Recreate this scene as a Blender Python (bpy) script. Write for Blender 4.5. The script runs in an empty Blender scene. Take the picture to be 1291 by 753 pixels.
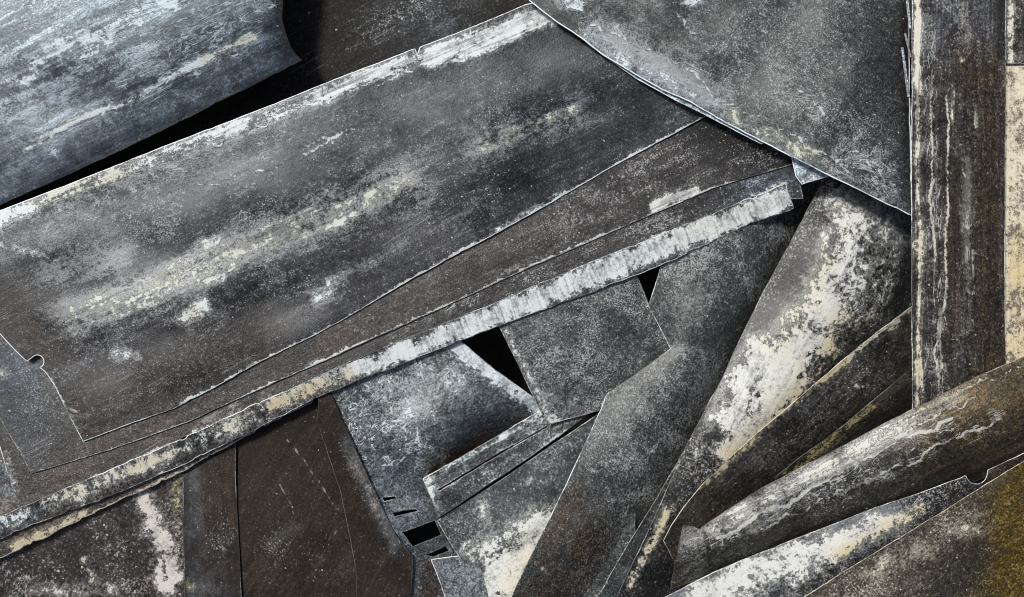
import bpy, math
import numpy as np
from mathutils import Vector
from mathutils.geometry import delaunay_2d_cdt

# ------------------------------------------------------------------ camera, sky, sun, exposure
scene = bpy.context.scene
GROUND = 0.16           # metres from the ground up to the reference level of the pile
CAMH = 1.5              # camera height above that level
W0, H0 = 1291.0, 753.0
cd = bpy.data.cameras.new("camera"); cam = bpy.data.objects.new("camera", cd)
scene.collection.objects.link(cam); scene.camera = cam
cam.location = (0, 0, GROUND + CAMH); cam.rotation_euler = (0, 0, 0)
cd.sensor_width = 36.0; cd.lens = 36.0 * CAMH / (W0 * 0.001)
cd.clip_start = 0.05; cd.clip_end = 200

SUN_EL, SUN_AZ = math.radians(60), math.radians(-50)     # light comes from the upper left of the picture
world = bpy.data.worlds.new("World"); scene.world = world; world.use_nodes = True
wn = world.node_tree.nodes; wl = world.node_tree.links
bg = wn["Background"]; sky = wn.new("ShaderNodeTexSky"); sky.sky_type = 'NISHITA'; sky.sun_disc = False
sky.sun_elevation = SUN_EL; sky.sun_rotation = SUN_AZ
sky.dust_density = 4.0; sky.air_density = 1.0; sky.ozone_density = 1.0
bg.inputs["Strength"].default_value = 0.062
wl.new(sky.outputs[0], bg.inputs["Color"])
sd = bpy.data.lights.new("sun", 'SUN'); sun = bpy.data.objects.new("sun", sd); scene.collection.objects.link(sun)
sd.energy = 2.7; sd.angle = math.radians(10); sd.color = (1.0, 0.975, 0.94)
sdir = Vector((math.sin(SUN_AZ) * math.cos(SUN_EL), math.cos(SUN_AZ) * math.cos(SUN_EL), math.sin(SUN_EL)))
sun.rotation_euler = sdir.to_track_quat('Z', 'Y').to_euler(); sun.location = sdir * 5
vs = scene.view_settings
vs.view_transform = 'Standard'; vs.look = 'None'; vs.gamma = 1.0; vs.use_curve_mapping = False
vs.exposure = 0.42
scene.cycles.use_denoising = True
scene.cycles.filter_width = 0.95
scene.cycles.max_bounces = 6

# ------------------------------------------------------------------ helpers
def P(x, y, z):
    """photo pixel + height (mm above the reference level) -> metres"""
    x = np.asarray(x, float); y = np.asarray(y, float); z = np.asarray(z, float)
    k = (CAMH * 1000 - z) / (CAMH * 1000)
    return np.stack([(x - W0 / 2) * k * .001, (H0 / 2 - y) * k * .001, z * .001 + GROUND], -1)

def tps(ctrl):
    """smooth bent surface through control heights"""
    c = np.array(ctrl, float); xy = c[:, :2] / 100.0; z = c[:, 2]; n = len(c)
    if n == 1: return lambda x, y: np.full(np.shape(x), z[0])
    if n == 2:
        d = xy[1] - xy[0]; L = (d @ d)
        return lambda x, y: z[0] + (z[1] - z[0]) * (((x / 100 - xy[0, 0]) * d[0] + (y / 100 - xy[0, 1]) * d[1]) / L)
    U = lambda r2: np.where(r2 > 1e-12, r2 * np.log(r2 + 1e-12), 0)
    D = ((xy[:, None] - xy[None]) ** 2).sum(-1)
    A = np.zeros((n + 3, n + 3)); A[:n, :n] = U(D) + np.eye(n) * 1e-6
    A[:n, n] = 1; A[:n, n + 1:] = xy; A[n, :n] = 1; A[n + 1:, :n] = xy.T
    w = np.linalg.lstsq(A, np.concatenate([z, [0, 0, 0]]), rcond=None)[0]
    def f(x, y):
        p = np.stack([np.ravel(x) / 100, np.ravel(y) / 100], -1)
        r = U(((p[:, None] - xy[None]) ** 2).sum(-1)) @ w[:n] + w[n] + p @ w[n + 1:]
        return r.reshape(np.shape(x))
    return f

def inside(px, py, poly):
    poly = np.asarray(poly); x0, y0 = poly[:, 0], poly[:, 1]; x1, y1 = np.roll(x0, -1), np.roll(y0, -1)
    c = np.zeros(len(px), bool)
    for a, b, c_, d in zip(x0, y0, x1, y1):
        if b == d: continue
        m = ((b > py) != (d > py)) & (px < (c_ - a) * (py - b) / (d - b) + a)
        c ^= m
    return c

def dseg(px, py, line, closed=False):
    L = np.asarray(line, float)
    if len(L) == 1: return np.hypot(px - L[0, 0], py - L[0, 1])
    A = L; B = np.roll(L, -1, 0)
    if not closed: A, B = L[:-1], L[1:]
    best = np.full(len(px), 1e18)
    for (ax, ay), (bx, by) in zip(A, B):
        dx, dy = bx - ax, by - ay; l2 = dx * dx + dy * dy + 1e-9
        t = np.clip(((px - ax) * dx + (py - ay) * dy) / l2, 0, 1)
        best = np.minimum(best, (px - ax - t * dx) ** 2 + (py - ay - t * dy) ** 2)
    return np.sqrt(best)

def wob(rng, lo, hi, n, s):
    """smooth 1-d wobble along an outline"""
    r = np.zeros_like(s)
    for _ in range(n):
        l = math.exp(rng.uniform(math.log(lo), math.log(hi)))
        r += np.sin(s / l * 2 * math.pi + rng.uniform(0, 7)) * (l / hi) ** .35
    return r / math.sqrt(n)

def resample(poly, step, jag, rng):
    poly = np.asarray(poly, float); out = []; s = 0
    for a, b in zip(poly, np.roll(poly, -1, 0)):
        d = b - a; L = np.hypot(*d); n = max(1, int(L / step)); nrm = np.array([d[1], -d[0]]) / (L + 1e-9)
        t = np.arange(n) / n; st = s + t * L
        w = wob(RW, 14, 160, 9, st) * jag
        nick = np.where(np.sin(st / 37.0 + rng.uniform(0, 6)) * np.sin(st / 11.3) > .86, jag * 1.6, 0)
        w = (w - nick) * np.minimum(1, np.minimum(t, 1 - t) * L / 6)
        out += list(a + d * t[:, None] + nrm * w[:, None]); s += L
    return np.array(out)
RW = np.random.default_rng(5)

CH = {'W': 0, 'S': 1, 'Y': 2, 'B': 3, 'L': 4, 'K': 5, 'E': 6, 'F': 7, 'T': 8, 'V': 9}

def sheet(name, outline, ctrl, mat, rim, label=None, cat='metal sheet', t=2.2, ang=0., holes=(), strokes=(), parent=None,
          group=None, jag=.32, dent=.6, step=5.0, seed=0, base=None, chamfer=1.0, rimw=1.0, kind=None, edgeW=1.0):
    rng = np.random.default_rng(seed + 11)
    o = np.asarray(outline, float)
    if 0.5 * np.sum(o[:, 0] * np.roll(o[:, 1], -1) - np.roll(o[:, 0], -1) * o[:, 1]) < 0: o = o[::-1]
    loops = [resample(o, 4.0, jag, rng)]
    for h in holes:
        h = np.asarray(h, float)
        if 0.5 * np.sum(h[:, 0] * np.roll(h[:, 1], -1) - np.roll(h[:, 0], -1) * h[:, 1]) > 0: h = h[::-1]
        loops.append(resample(h, 4.0, jag * .7, rng))
    x0, y0 = loops[0].min(0); x1, y1 = loops[0].max(0)
    gx, gy = np.meshgrid(np.arange(x0, x1, step), np.arange(y0, y1, step * .866))
    gx = gx + (np.arange(gx.shape[0])[:, None] % 2) * step / 2
    gx = gx.ravel(); gy = gy.ravel()
    m = inside(gx, gy, loops[0])
    for h in loops[1:]: m &= ~inside(gx, gy, h)
    gx, gy = gx[m], gy[m]
    dist = np.full(len(gx), 1e9)
    for l in loops: dist = np.minimum(dist, dseg(gx, gy, l, True))
    m = dist > 2.6; gx, gy, dist = gx[m], gy[m], dist[m]
    bnd = np.concatenate(loops); nb = len(bnd)
    xy = np.concatenate([bnd, np.stack([gx, gy], -1)]); dist = np.concatenate([np.zeros(nb), dist])
    edges = []; k = 0; nxt = np.zeros(nb, int)
    for l in loops:
        n = len(l)
        for i in range(n): edges.append((k + i, k + (i + 1) % n)); nxt[k + i] = k + (i + 1) % n
        k += n
    vv, ee, ff, ov, oe, of = delaunay_2d_cdt([Vector((float(a), float(b))) for a, b in xy], edges, [], 0, 1e-6)
    V = np.array([(v.x, v.y) for v in vv])
    # map outputs back on inputs
    mp = np.array([o_[0] if len(o_) else -1 for o_ in ov])
    F = np.array([f for f in ff if len(f) == 3])
    cen = V[F].mean(1)
    m = inside(cen[:, 0], cen[:, 1], loops[0])
    for h in loops[1:]: m &= ~inside(cen[:, 0], cen[:, 1], h)
    F = F[m]
    inv = np.full(len(xy), -1)
    for i, a in enumerate(mp):
        if a >= 0: inv[a] = i
    dv = np.zeros(len(V)); dv[mp >= 0] = dist[mp[mp >= 0]]
    # heights
    zf = tps(ctrl); x, y = V[:, 0], V[:, 1]
    z = zf(x, y)
    fade = np.clip(dv / 70, .12, 1)
    for _ in range(8):
        l = math.exp(rng.uniform(math.log(60), math.log(320))); a = rng.uniform(0, 6.3)
        z = z + fade * dent * .6 * (l / 200) * np.sin((x * math.cos(a) + y * math.sin(a)) / l * 6.283 + rng.uniform(0, 6))
    if base: z = base(x, y, z)
    # orient faces up (y is down in picture space)
    a, b, c = V[F[:, 0]], V[F[:, 1]], V[F[:, 2]]
    cr = (b[:, 0] - a[:, 0]) * (c[:, 1] - a[:, 1]) - (b[:, 1] - a[:, 1]) * (c[:, 0] - a[:, 0])
    F[cr > 0] = F[cr > 0][:, ::-1]
    n = len(V)
    bi = inv[np.arange(nb)]; bn = bi[nxt]
    # outward normals of the outline
    prv = np.zeros(nb, int); prv[nxt] = np.arange(nb)
    tg = bnd[nxt] - bnd[prv]; tl = np.hypot(tg[:, 0], tg[:, 1])[:, None] + 1e-9
    out = np.stack([tg[:, 1], -tg[:, 0]], -1) / tl
    bx = bnd + out * chamfer
    zb = z[bi]
    X = np.concatenate([x, bx[:, 0], bx[:, 0], x]); Y = np.concatenate([y, bx[:, 1], bx[:, 1], y])
    Z = np.concatenate([z, zb - chamfer * .38, zb - t, z - t - .02])
    pts = P(X, Y, Z)
    r1 = n + np.arange(nb); r2 = r1 + nb; bot = n + 2 * nb
    q = []
    q.append(np.stack([bi, r1, r1[nxt], bn], -1)); q.append(np.stack([r1, r2, r2[nxt], r1[nxt]], -1))
    q.append(np.stack([r2, bi + bot, bn + bot, r2[nxt]], -1))
    Q = np.concatenate(q)[:, ::-1]
    FB = F[:, ::-1] + bot
    faces = [tuple(map(int, f)) for f in F] + [tuple(map(int, f)) for f in Q] + [tuple(map(int, f)) for f in FB]
    me = bpy.data.meshes.new(name)
    me.from_pydata(pts.tolist(), [], faces)
    nF, nQ = len(F), len(Q)
    mi = np.zeros(len(faces), int); mi[nF:nF + nQ] = 1
    me.materials.append(mat); me.materials.append(rim)
    me.polygons.foreach_set('material_index', mi)
    me.polygons.foreach_set('use_smooth', np.ones(len(faces), bool))
    # sharp rim
    key = set()
    for A, B in ((bi, bn), (r1, r1[nxt]), (r2, r2[nxt]), (bi + bot, bn + bot)):
        for a_, b_ in zip(A, B): key.add((min(a_, b_), max(a_, b_)))
    ev = np.zeros(len(me.edges) * 2, int); me.edges.foreach_get('vertices', ev); ev = ev.reshape(-1, 2); ev.sort(1)
    sh = np.array([(a_, b_) in key for a_, b_ in ev])
    at = me.attributes.new('sharp_edge', 'BOOLEAN', 'EDGE'); at.data.foreach_set('value', sh)
    # masks for stains and, in part, painted shade
    ch = np.zeros((n, 12))
    for st in strokes:
        c, line, r, s = st[:4]
        d = dseg(x, y, line)
        v = s * np.exp(-(d / r) ** 2)
        k = CH[c]
        ch[:, k] = np.maximum(ch[:, k], v) if s > 0 else ch[:, k] * (1 - np.minimum(1, -v))
    ch[:, CH['E']] = np.exp(-dv / 4.0) * (edgeW + ch[:, CH['E']])
    full = np.concatenate([ch, ch[bi], ch[bi], ch])
    for nm, k in (('ma', 0), ('mb', 4), ('mc', 8)):
        a_ = me.attributes.new(nm, 'FLOAT_COLOR', 'POINT'); a_.data.foreach_set('color', full[:, k:k + 4].astype(np.float32).ravel())
    ca, sa = math.cos(math.radians(ang)), math.sin(math.radians(ang))
    u = (X * ca - Y * sa) / 100; v = (X * sa + Y * ca) / 100
    pc = np.stack([u + seed * 3.17, v + seed * 1.71, Z / 100 + seed * .77], -1)
    a_ = me.attributes.new('pc', 'FLOAT_VECTOR', 'POINT'); a_.data.foreach_set('vector', pc.astype(np.float32).ravel())
    me.update()
    ob = bpy.data.objects.new(name, me); scene.collection.objects.link(ob)
    if parent is not None: ob.parent = parent
    else:
        if label: ob['label'] = label
        if cat: ob['category'] = cat
        if group: ob['group'] = group
        if kind: ob['kind'] = kind
    if parent is not None and label: ob['label'] = label
    return ob

# ------------------------------------------------------------------ materials
class NT:
    def __init__(s, mat):
        mat.use_nodes = True; s.t = mat.node_tree; s.t.nodes.clear(); s.n = s.t.nodes; s.l = s.t.links
    def put(s, sock, v):
        if v is None: return
        if hasattr(v, 'is_output') or isinstance(v, bpy.types.NodeSocket): s.l.new(v, sock)
        else:
            if sock.type == 'RGBA' and len(v) == 3: v = (*v, 1)
            sock.default_value = v
    def m(s, op, a, b=None, c=None, clamp=False):
        n = s.n.new('ShaderNodeMath'); n.operation = op; n.use_clamp = clamp
        for i, v in enumerate((a, b, c)):
            if v is not None: s.put(n.inputs[i], v)
        return n.outputs[0]
    def mul(s, a, b): return s.m('MULTIPLY', a, b)
    def add(s, *a):
        r = a[0]
        for b in a[1:]: r = s.m('ADD', r, b)
        return r
    def ss(s, v, lo, hi, a=0., b=1.):
        n = s.n.new('ShaderNodeMapRange'); n.interpolation_type = 'SMOOTHSTEP'
        s.put(n.inputs['Value'], v); s.put(n.inputs['From Min'], lo); s.put(n.inputs['From Max'], hi)
        s.put(n.inputs['To Min'], a); s.put(n.inputs['To Max'], b); return n.outputs[0]
    def lin(s, v, lo, hi, a=0., b=1.):
        n = s.n.new('ShaderNodeMapRange'); n.clamp = True
        s.put(n.inputs['Value'], v); s.put(n.inputs['From Min'], lo); s.put(n.inputs['From Max'], hi)
        s.put(n.inputs['To Min'], a); s.put(n.inputs['To Max'], b); return n.outputs[0]
    def cen(s, v, k): return s.m('MULTIPLY', s.m('SUBTRACT', v, .5), k)
    def noise(s, vec, scale, detail=4, rough=.6, dist=0.):
        n = s.n.new('ShaderNodeTexNoise'); n.noise_dimensions = '3D'
        s.put(n.inputs['Vector'], vec); n.inputs['Scale'].default_value = scale; n.inputs['Detail'].default_value = detail
        n.inputs['Roughness'].default_value = rough; n.inputs['Distortion'].default_value = dist
        return n.outputs[0]
    def vor(s, vec, scale, feature='F1'):
        n = s.n.new('ShaderNodeTexVoronoi'); n.feature = feature; s.put(n.inputs['Vector'], vec); n.inputs['Scale'].default_value = scale
        return n
    def vm(s, op, a, b):
        n = s.n.new('ShaderNodeVectorMath'); n.operation = op; s.put(n.inputs[0], a); s.put(n.inputs[1], b); return n.outputs[0]
    def mix(s, f, a, b, mode='MIX'):
        n = s.n.new('ShaderNodeMix'); n.data_type = 'RGBA'; n.blend_type = mode
        s.put(n.inputs[0], f); s.put(n.inputs[6], a); s.put(n.inputs[7], b); return n.outputs[2]
    def attr(s, name):
        n = s.n.new('ShaderNodeAttribute'); n.attribute_name = name; return n
    def sep(s, col):
        n = s.n.new('ShaderNodeSeparateColor'); s.put(n.inputs[0], col); return n.outputs

def wig(line, amp=3., lam=26., sd=1):
    rng = np.random.default_rng(sd); L = np.asarray(line, float); out = []; s_ = 0
    for a, b in zip(L[:-1], L[1:]):
        d = b - a; l = np.hypot(*d); n = max(1, int(l / 4)); nr = np.array([d[1], -d[0]]) / l
        for t in np.arange(n) / n:
            q = s_ + t * l
            w = amp * (.5 + .8 * abs(math.sin(q / lam * 1.3 + sd))) * (math.sin(q / lam * 4.1 + sd) + .7 * math.sin(q / lam * 2.7 + sd * 2) + .35 * math.sin(q / lam * 10.7 + sd * 3) + .4 * rng.normal()) * .6
            out.append(tuple(a + d * t + nr * w))
        s_ += l
    return out + [tuple(L[-1])]

def patina(name, dark, light, crust=(.62, .66, .66), yellow=(.50, .42, .22), brown=(.040, .024, .013), cool=(.12, .14, .165),
           film=(.26, .28, .29), spk=.30, filmk=.35, streak=1.0, grain=1.0, edge=.8, worm=0.0, metal=.55, rough=.44, speckcol=(.42, .43, .42), sps=1.0, curl=.4, tide=1.0, pits=.12, scratch=.22, wst=.7, spec=.5, linecol=(.44, .47, .45)):
    mat = bpy.data.materials.new(name); g = NT(mat)
    pc = g.attr('pc').outputs['Vector']
    A = g.attr('ma'); Bm = g.attr('mb'); Cm = g.attr('mc')
    Wm, Sm, Ym = g.sep(A.outputs['Color']); Brm = A.outputs['Alpha']
    Lm, Km, Em = g.sep(Bm.outputs['Color']); Fm = Bm.outputs['Alpha']; Tm, Vm, _c = g.sep(Cm.outputs['Color'])
    nb = g.noise(pc, .8, 4, .55); nm = g.noise(pc, 3.4, 8, .64, .45); nf = g.noise(pc, 17, 5, .70)
    st = g.noise(g.vm('MULTIPLY', pc, (.42, 2.8, 1.)), 2.0, 8, .64, .6)
    nx = g.noise(pc, 40 * sps, 3, .75)
    sr = g.noise(g.vm('MULTIPLY', pc, (.30, 6.5, 1.)), 3.0, 5, .6, .4)
    ny = g.noise(pc, 34 * sps, 1, .5)
    wa = g.noise(g.vm('MULTIPLY', g.vm('ADD', pc, (7.1, 2.3, 0)), (wst, 1. / wst ** .5, 1.)), 2.6, 5, .55, .9)
    clump = g.ss(g.add(nb, g.cen(nm, .7), g.cen(st, .9 * streak)), .36, .66)
    sc = g.ss(g.noise(g.vm('MULTIPLY', g.vm('ADD', pc, g_comb(g, g.mul(pc_y(g, pc), .12))), (.16, 9., 1.)), 5.0, 2, .5), .64, .70)
    # body of the metal
    mot = g.add(g.cen(nb, 1.6), g.cen(nm, 1.2), g.cen(st, 1.3 * streak), .45)
    col = g.mix(g.ss(mot, .1, .9), dark, light)
    col = g.mix(g.mul(g.m('MULTIPLY', Tm, g.lin(nm, .3, .6)), .8), col, cool)
    br = g.m('MULTIPLY', Brm, g.lin(g.add(nm, g.cen(nb, .9), g.cen(st, .5)), .22, .52), clamp=True)
    col = g.mix(br, col, brown)
    gr = g.m('POWER', 2.0, g.add(g.cen(nf, 5.0 * grain), g.cen(nx, 8.5 * grain), g.cen(nm, 2.0), g.cen(sr, 2.2 * streak)))
    col = g.mix(1., col, g_comb(g, gr), 'MULTIPLY')
    # thin grey oxide film
    fl = g.ss(g.add(g.cen(st, 2.6 * streak), g.cen(nm, 1.1), g.cen(nb, .8), g.cen(nf, 2.0), g.cen(nx, 2.2), g.mul(Fm, .9), -.15), 0., .9)
    fl = g.m('MULTIPLY', g.mul(fl, g.add(filmk, g.mul(Fm, .6))), g.m('SUBTRACT', 1., g.mul(br, .75)), clamp=True)
    col = g.mix(fl, col, film)
    # dark smears, and shade painted along bends, folds and overlaps
    col = g.mix(g.m('MULTIPLY', Km, g.lin(nm, .25, .55), clamp=True), col, (.008, .008, .008))
    # fine speckle
    S2 = g.m('MULTIPLY', g.add(g.mul(Sm, .95), spk), g.add(.25, clump))
    sp = g.ss(g.add(nx, g.mul(S2, .13), g.cen(nf, .34)), .66, .76)
    pv2 = g.vor(g.vm('ADD', pc, g_comb(g, g.cen(nf, .05))), 27. * sps)
    rnd, rn2, _b = g.sep(pv2.outputs['Color'])
    rad = g.add(.06, g.mul(g.m('POWER', rnd, 5.0), .36))
    sp2 = g.m('MULTIPLY', g.ss(g.m('SUBTRACT', rad, pv2.outputs['Distance']), -.02, .06), g.ss(g.add(rn2, g.mul(S2, .46)), .95, 1.02))
    sp = g.m('MULTIPLY', g.m('MAXIMUM', g.mul(sp, .7), sp2), g.m('SUBTRACT', 1., g.mul(br, .7)))
    col = g.mix(g.mul(sp, .8), col, speckcol)
    col = g.mix(g.mul(g.mul(sc, scratch), g.lin(nm, .42, .6)), col, (.34, .35, .34))
    # curled drying marks and tide lines
    gateL = g.ss(g.add(g.mul(Lm, .6), g.cen(nm, 1.6), g.cen(nb, .6), worm), .34, .52)
    ct = g.m('ABSOLUTE', g.m('SUBTRACT', g.m('FRACT', g.mul(wa, 8.0)), .5))
    ln2 = g.m('SUBTRACT', 1., g.ss(g.add(ct, g.cen(nf, .12)), .03, .12))
    wc = g.noise(g.vm('ADD', pc, (1.3, 5.7, 2.)), 8.5, 2, .5, 1.1)
    ln = g.m('SUBTRACT', 1., g.ss(g.m('ABSOLUTE', g.m('SUBTRACT', wc, .56)), .016, .042))
    ln = g.mul(ln, g.lin(nm, .40, .5))
    lines = g.m('MULTIPLY', g.m('MAXIMUM', g.mul(ln, curl), g.mul(ln2, tide)), gateL)
    col = g.mix(g.mul(lines, .7), col, linecol)
    # white crust
    pv = g.vor(g.vm('ADD', pc, g_comb(g, g.cen(nf, .25))), 6.5)
    pit = g.m('MULTIPLY', g.m('SUBTRACT', 1., g.ss(pv.outputs['Distance'], .16, .30)), g.ss(g.sep(pv.outputs['Color'])[0], 1. - pits, 1.02 - pits))
    cf = g.add(Wm, g.cen(nm, 1.7), g.cen(nf, 1.5), g.cen(st, 1.5 * streak), g.cen(nx, .5), g.mul(pit, -.8), g.mul(g.mul(ln2, .16), tide))
    gate = g.lin(Wm, .04, .28)
    cr = g.mul(g.ss(cf, .50, .70), gate)
    soft = g.mul(g.mul(g.ss(cf, .05, .8), .45), gate)
    ed = g.ss(g.add(g.mul(Em, .62 * edge), g.cen(nm, 1.3), g.cen(nf, 1.1), g.cen(nb, .8)), .5, .66)
    ed = g.mul(ed, g.lin(Em, .1, .5))
    tone = g.add(nf, g.cen(nm, 1.6), g.cen(sr, 2.2 * streak), g.cen(nx, 1.0))
    cc = g.mix(g.ss(tone, .12, .72), tuple(c * .36 for c in crust), crust)
    yy = g.mix(g.ss(tone, .12, .72), tuple(c * .42 for c in yellow), yellow)
    cc = g.mix(g.m('MULTIPLY', Ym, g.lin(g.add(nm, g.cen(nb, .5)), .28, .6), clamp=True), cc, yy)
    col = g.mix(soft, col, cc)
    ve = g.mul(g.ss(g.add(Vm, g.cen(nf, .9), g.cen(nm, .9)), .36, .62), g.lin(Vm, .1, .3))
    cov = g.m('MAXIMUM', g.m('MAXIMUM', cr, g.mul(ve, .8)), g.mul(ed, .85))
    col = g.mix(g.mul(cov, .93), col, cc)
    b = g.n.new('ShaderNodeBsdfPrincipled'); o = g.n.new('ShaderNodeOutputMaterial')
    g.put(b.inputs['Base Color'], col); b.inputs['Specular IOR Level'].default_value = spec
    allc = g.m('MAXIMUM', g.m('MAXIMUM', cov, sp), lines)
    g.put(b.inputs['Metallic'], g.m('MULTIPLY', g.m('SUBTRACT', 1., allc), metal, clamp=True))
    g.put(b.inputs['Roughness'], g.add(g.lin(g.add(nf, g.cen(nm, 1.)), .2, .8, rough - .10, rough + .14), g.mul(allc, .28)))
    h = g.add(g.mul(cov, .55), g.mul(nf, .25), g.mul(nx, .20), g.mul(lines, .25), g.mul(sp, .15), g.mul(nm, .3))
    bp = g.n.new('ShaderNodeBump'); bp.inputs['Strength'].default_value = .7; bp.inputs['Distance'].default_value = .0022
    g.put(bp.inputs['Height'], h); g.l.new(bp.outputs[0], b.inputs['Normal'])
    g.l.new(b.outputs[0], o.inputs[0])
    return mat

def pc_y(g, v):
    n = g.n.new('ShaderNodeSeparateXYZ'); g.put(n.inputs[0], v); return n.outputs[0]

def g_comb(g, v):
    n = g.n.new('ShaderNodeCombineColor')
    for i in range(3): g.put(n.inputs[i], v)
    return n.outputs[0]

def rimmat(name, hi, lo, bias=.5):
    mat = bpy.data.materials.new(name); g = NT(mat)
    pc = g.attr('pc').outputs['Vector']
    n1 = g.noise(pc, 1.3, 7, .68); n2 = g.noise(pc, 30, 3, .6)
    f = g.ss(g.add(.5, g.cen(n1, 1.9), g.cen(n2, .8), bias - .5), .30, .75)
    b = g.n.new('ShaderNodeBsdfPrincipled'); o = g.n.new('ShaderNodeOutputMaterial')
    g.put(b.inputs['Base Color'], g.mix(f, lo, hi)); b.inputs['Roughness'].default_value = .55; b.inputs['Metallic'].default_value = .15
    g.l.new(b.outputs[0], o.inputs[0]); return mat

# ------------------------------------------------------------------ patinas
M_blue = patina('blue_grey_patina', (.050, .062, .075), (.105, .130, .150), crust=(.52, .60, .64), film=(.24, .29, .33), filmk=.75, streak=1.3, spk=.05, grain=.4, wst=.35, worm=.12, linecol=(.42, .50, .55), yellow=(.45, .44, .34), edge=.3)
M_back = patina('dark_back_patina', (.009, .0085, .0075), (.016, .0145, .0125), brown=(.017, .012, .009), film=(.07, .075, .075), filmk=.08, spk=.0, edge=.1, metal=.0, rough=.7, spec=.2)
M_main = patina('violet_grey_patina', (.020, .021, .023), (.048, .051, .055), crust=(.64, .69, .68), yellow=(.55, .54, .42), brown=(.034, .028, .022), film=(.20, .21, .22), filmk=.38, spk=.6, edge=.62, sps=1.25, grain=.85, cool=(.068, .084, .095))
M_top = patina('grey_plate_patina', (.057, .062, .061), (.108, .117, .115), crust=(.58, .64, .65), film=(.23, .245, .25), cool=(.22, .27, .31), filmk=.4, spk=.5, streak=.5, edge=.8, worm=.04, sps=1.3)
M_pale = patina('pale_zinc_patina', (.24, .30, .34), (.42, .49, .53), crust=(.60, .68, .72), film=(.36, .42, .45), spk=.2, edge=.4)
M_under = patina('brown_grey_patina', (.028, .027, .026), (.056, .054, .052), crust=(.58, .60, .57), brown=(.038, .031, .025), film=(.15, .15, .145), filmk=.2, spk=.5, edge=.75, sps=1.2, cool=(.05, .07, .10))
M_fold = patina('white_crust_patina', (.06, .055, .05), (.16, .15, .14), crust=(.68, .73, .72), yellow=(.56, .49, .33), brown=(.05, .038, .025), film=(.4, .42, .41), filmk=.5, spk=.5, streak=.5, edge=.6)
M_rot = patina('mottled_brown_patina', (.030, .025, .021), (.066, .056, .046), crust=(.44, .41, .36), yellow=(.42, .36, .22), brown=(.03, .021, .014), film=(.17, .15, .13), filmk=.35, spk=.45, streak=.3, edge=.9)
M_spot = patina('speckled_brown_patina', (.030, .026, .024), (.060, .052, .048), crust=(.54, .51, .47), yellow=(.33, .32, .16), brown=(.032, .022, .016), film=(.17, .155, .145), filmk=.25, spk=.85, streak=.2, edge=.5, sps=.8)
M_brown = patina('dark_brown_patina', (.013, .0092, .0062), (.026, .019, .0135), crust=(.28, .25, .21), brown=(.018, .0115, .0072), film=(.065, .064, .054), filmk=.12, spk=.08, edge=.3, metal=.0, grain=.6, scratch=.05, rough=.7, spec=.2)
M_worm = patina('slate_patina', (.078, .088, .091), (.150, .164, .168), crust=(.58, .65, .67), brown=(.04, .028, .02), yellow=(.30, .29, .20), film=(.24, .28, .30), filmk=.4, spk=.26, streak=.35, edge=.6, worm=-.02, curl=1.0, tide=.3, linecol=(.60, .65, .66))
M_bar = patina('green_grey_patina', (.055, .060, .058), (.110, .118, .116), crust=(.55, .61, .59), film=(.22, .24, .24), filmk=.35, spk=.4, streak=1.4, edge=.8)
M_fine = patina('fine_speckled_patina', (.076, .083, .080), (.138, .148, .142), crust=(.56, .58, .55), brown=(.038, .026, .016), film=(.20, .20, .195), filmk=.3, spk=.95, streak=.3, edge=.6, sps=1.25)
M_dusk = patina('dark_green_grey_patina', (.036, .042, .042), (.070, .080, .079), crust=(.60, .62, .58), yellow=(.62, .58, .46), film=(.16, .17, .17), filmk=.25, spk=.5, streak=.3, edge=.7)
M_white = patina('heavy_crust_patina', (.026, .026, .026), (.060, .060, .060), crust=(.62, .63, .59), yellow=(.52, .46, .29), brown=(.05, .036, .022), film=(.24, .25, .25), filmk=.3, spk=.55, streak=.3, edge=.5, pits=.3)
M_pipe = patina('grey_brown_streaked_patina', (.052, .046, .038), (.102, .092, .077), crust=(.55, .55, .49), yellow=(.42, .36, .20), brown=(.062, .042, .016), film=(.24, .24, .22), filmk=.45, spk=.25, streak=1.4, edge=.6, worm=.02, wst=.4)
M_olive = patina('olive_brown_patina', (.040, .036, .031), (.084, .077, .067), crust=(.46, .43, .35), yellow=(.36, .30, .12), brown=(.034, .022, .012), film=(.18, .16, .13), filmk=.3, spk=.25, streak=1.2, edge=.7)
M_rust = patina('rust_brown_patina', (.036, .032, .028), (.075, .068, .060), crust=(.58, .57, .48), yellow=(.46, .41, .24), brown=(.038, .026, .014), film=(.20, .19, .165), filmk=.35, spk=.3, streak=2.0, edge=.3, wst=.3)
M_cream = patina('cream_patina', (.16, .12, .07), (.40, .33, .22), crust=(.62, .56, .43), yellow=(.52, .42, .20), brown=(.10, .068, .03), film=(.45, .40, .30), filmk=.3, spk=.1, streak=.3, edge=.2, metal=.0, rough=.7, pits=.45)
M_umber = patina('yellow_brown_patina', (.046, .038, .028), (.090, .076, .056), crust=(.48, .45, .36), yellow=(.40, .34, .14), brown=(.075, .050, .006), film=(.22, .20, .155), filmk=.3, spk=.45, streak=.4, edge=.6)
R_bright = rimmat('bright_edge', (.58, .63, .62), (.07, .07, .07), .46)
R_glint = rimmat('glint_edge', (.66, .71, .70), (.10, .11, .11), .66)
R_white = rimmat('white_edge', (.74, .80, .82), (.30, .34, .36), .62)
R_mid = rimmat('worn_edge', (.34, .33, .30), (.035, .032, .028), .38)
R_dark = rimmat('dark_edge', (.10, .09, .08), (.012, .010, .009), .36)
R_warm = rimmat('warm_edge', (.46, .41, .31), (.07, .055, .036), .52)

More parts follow.
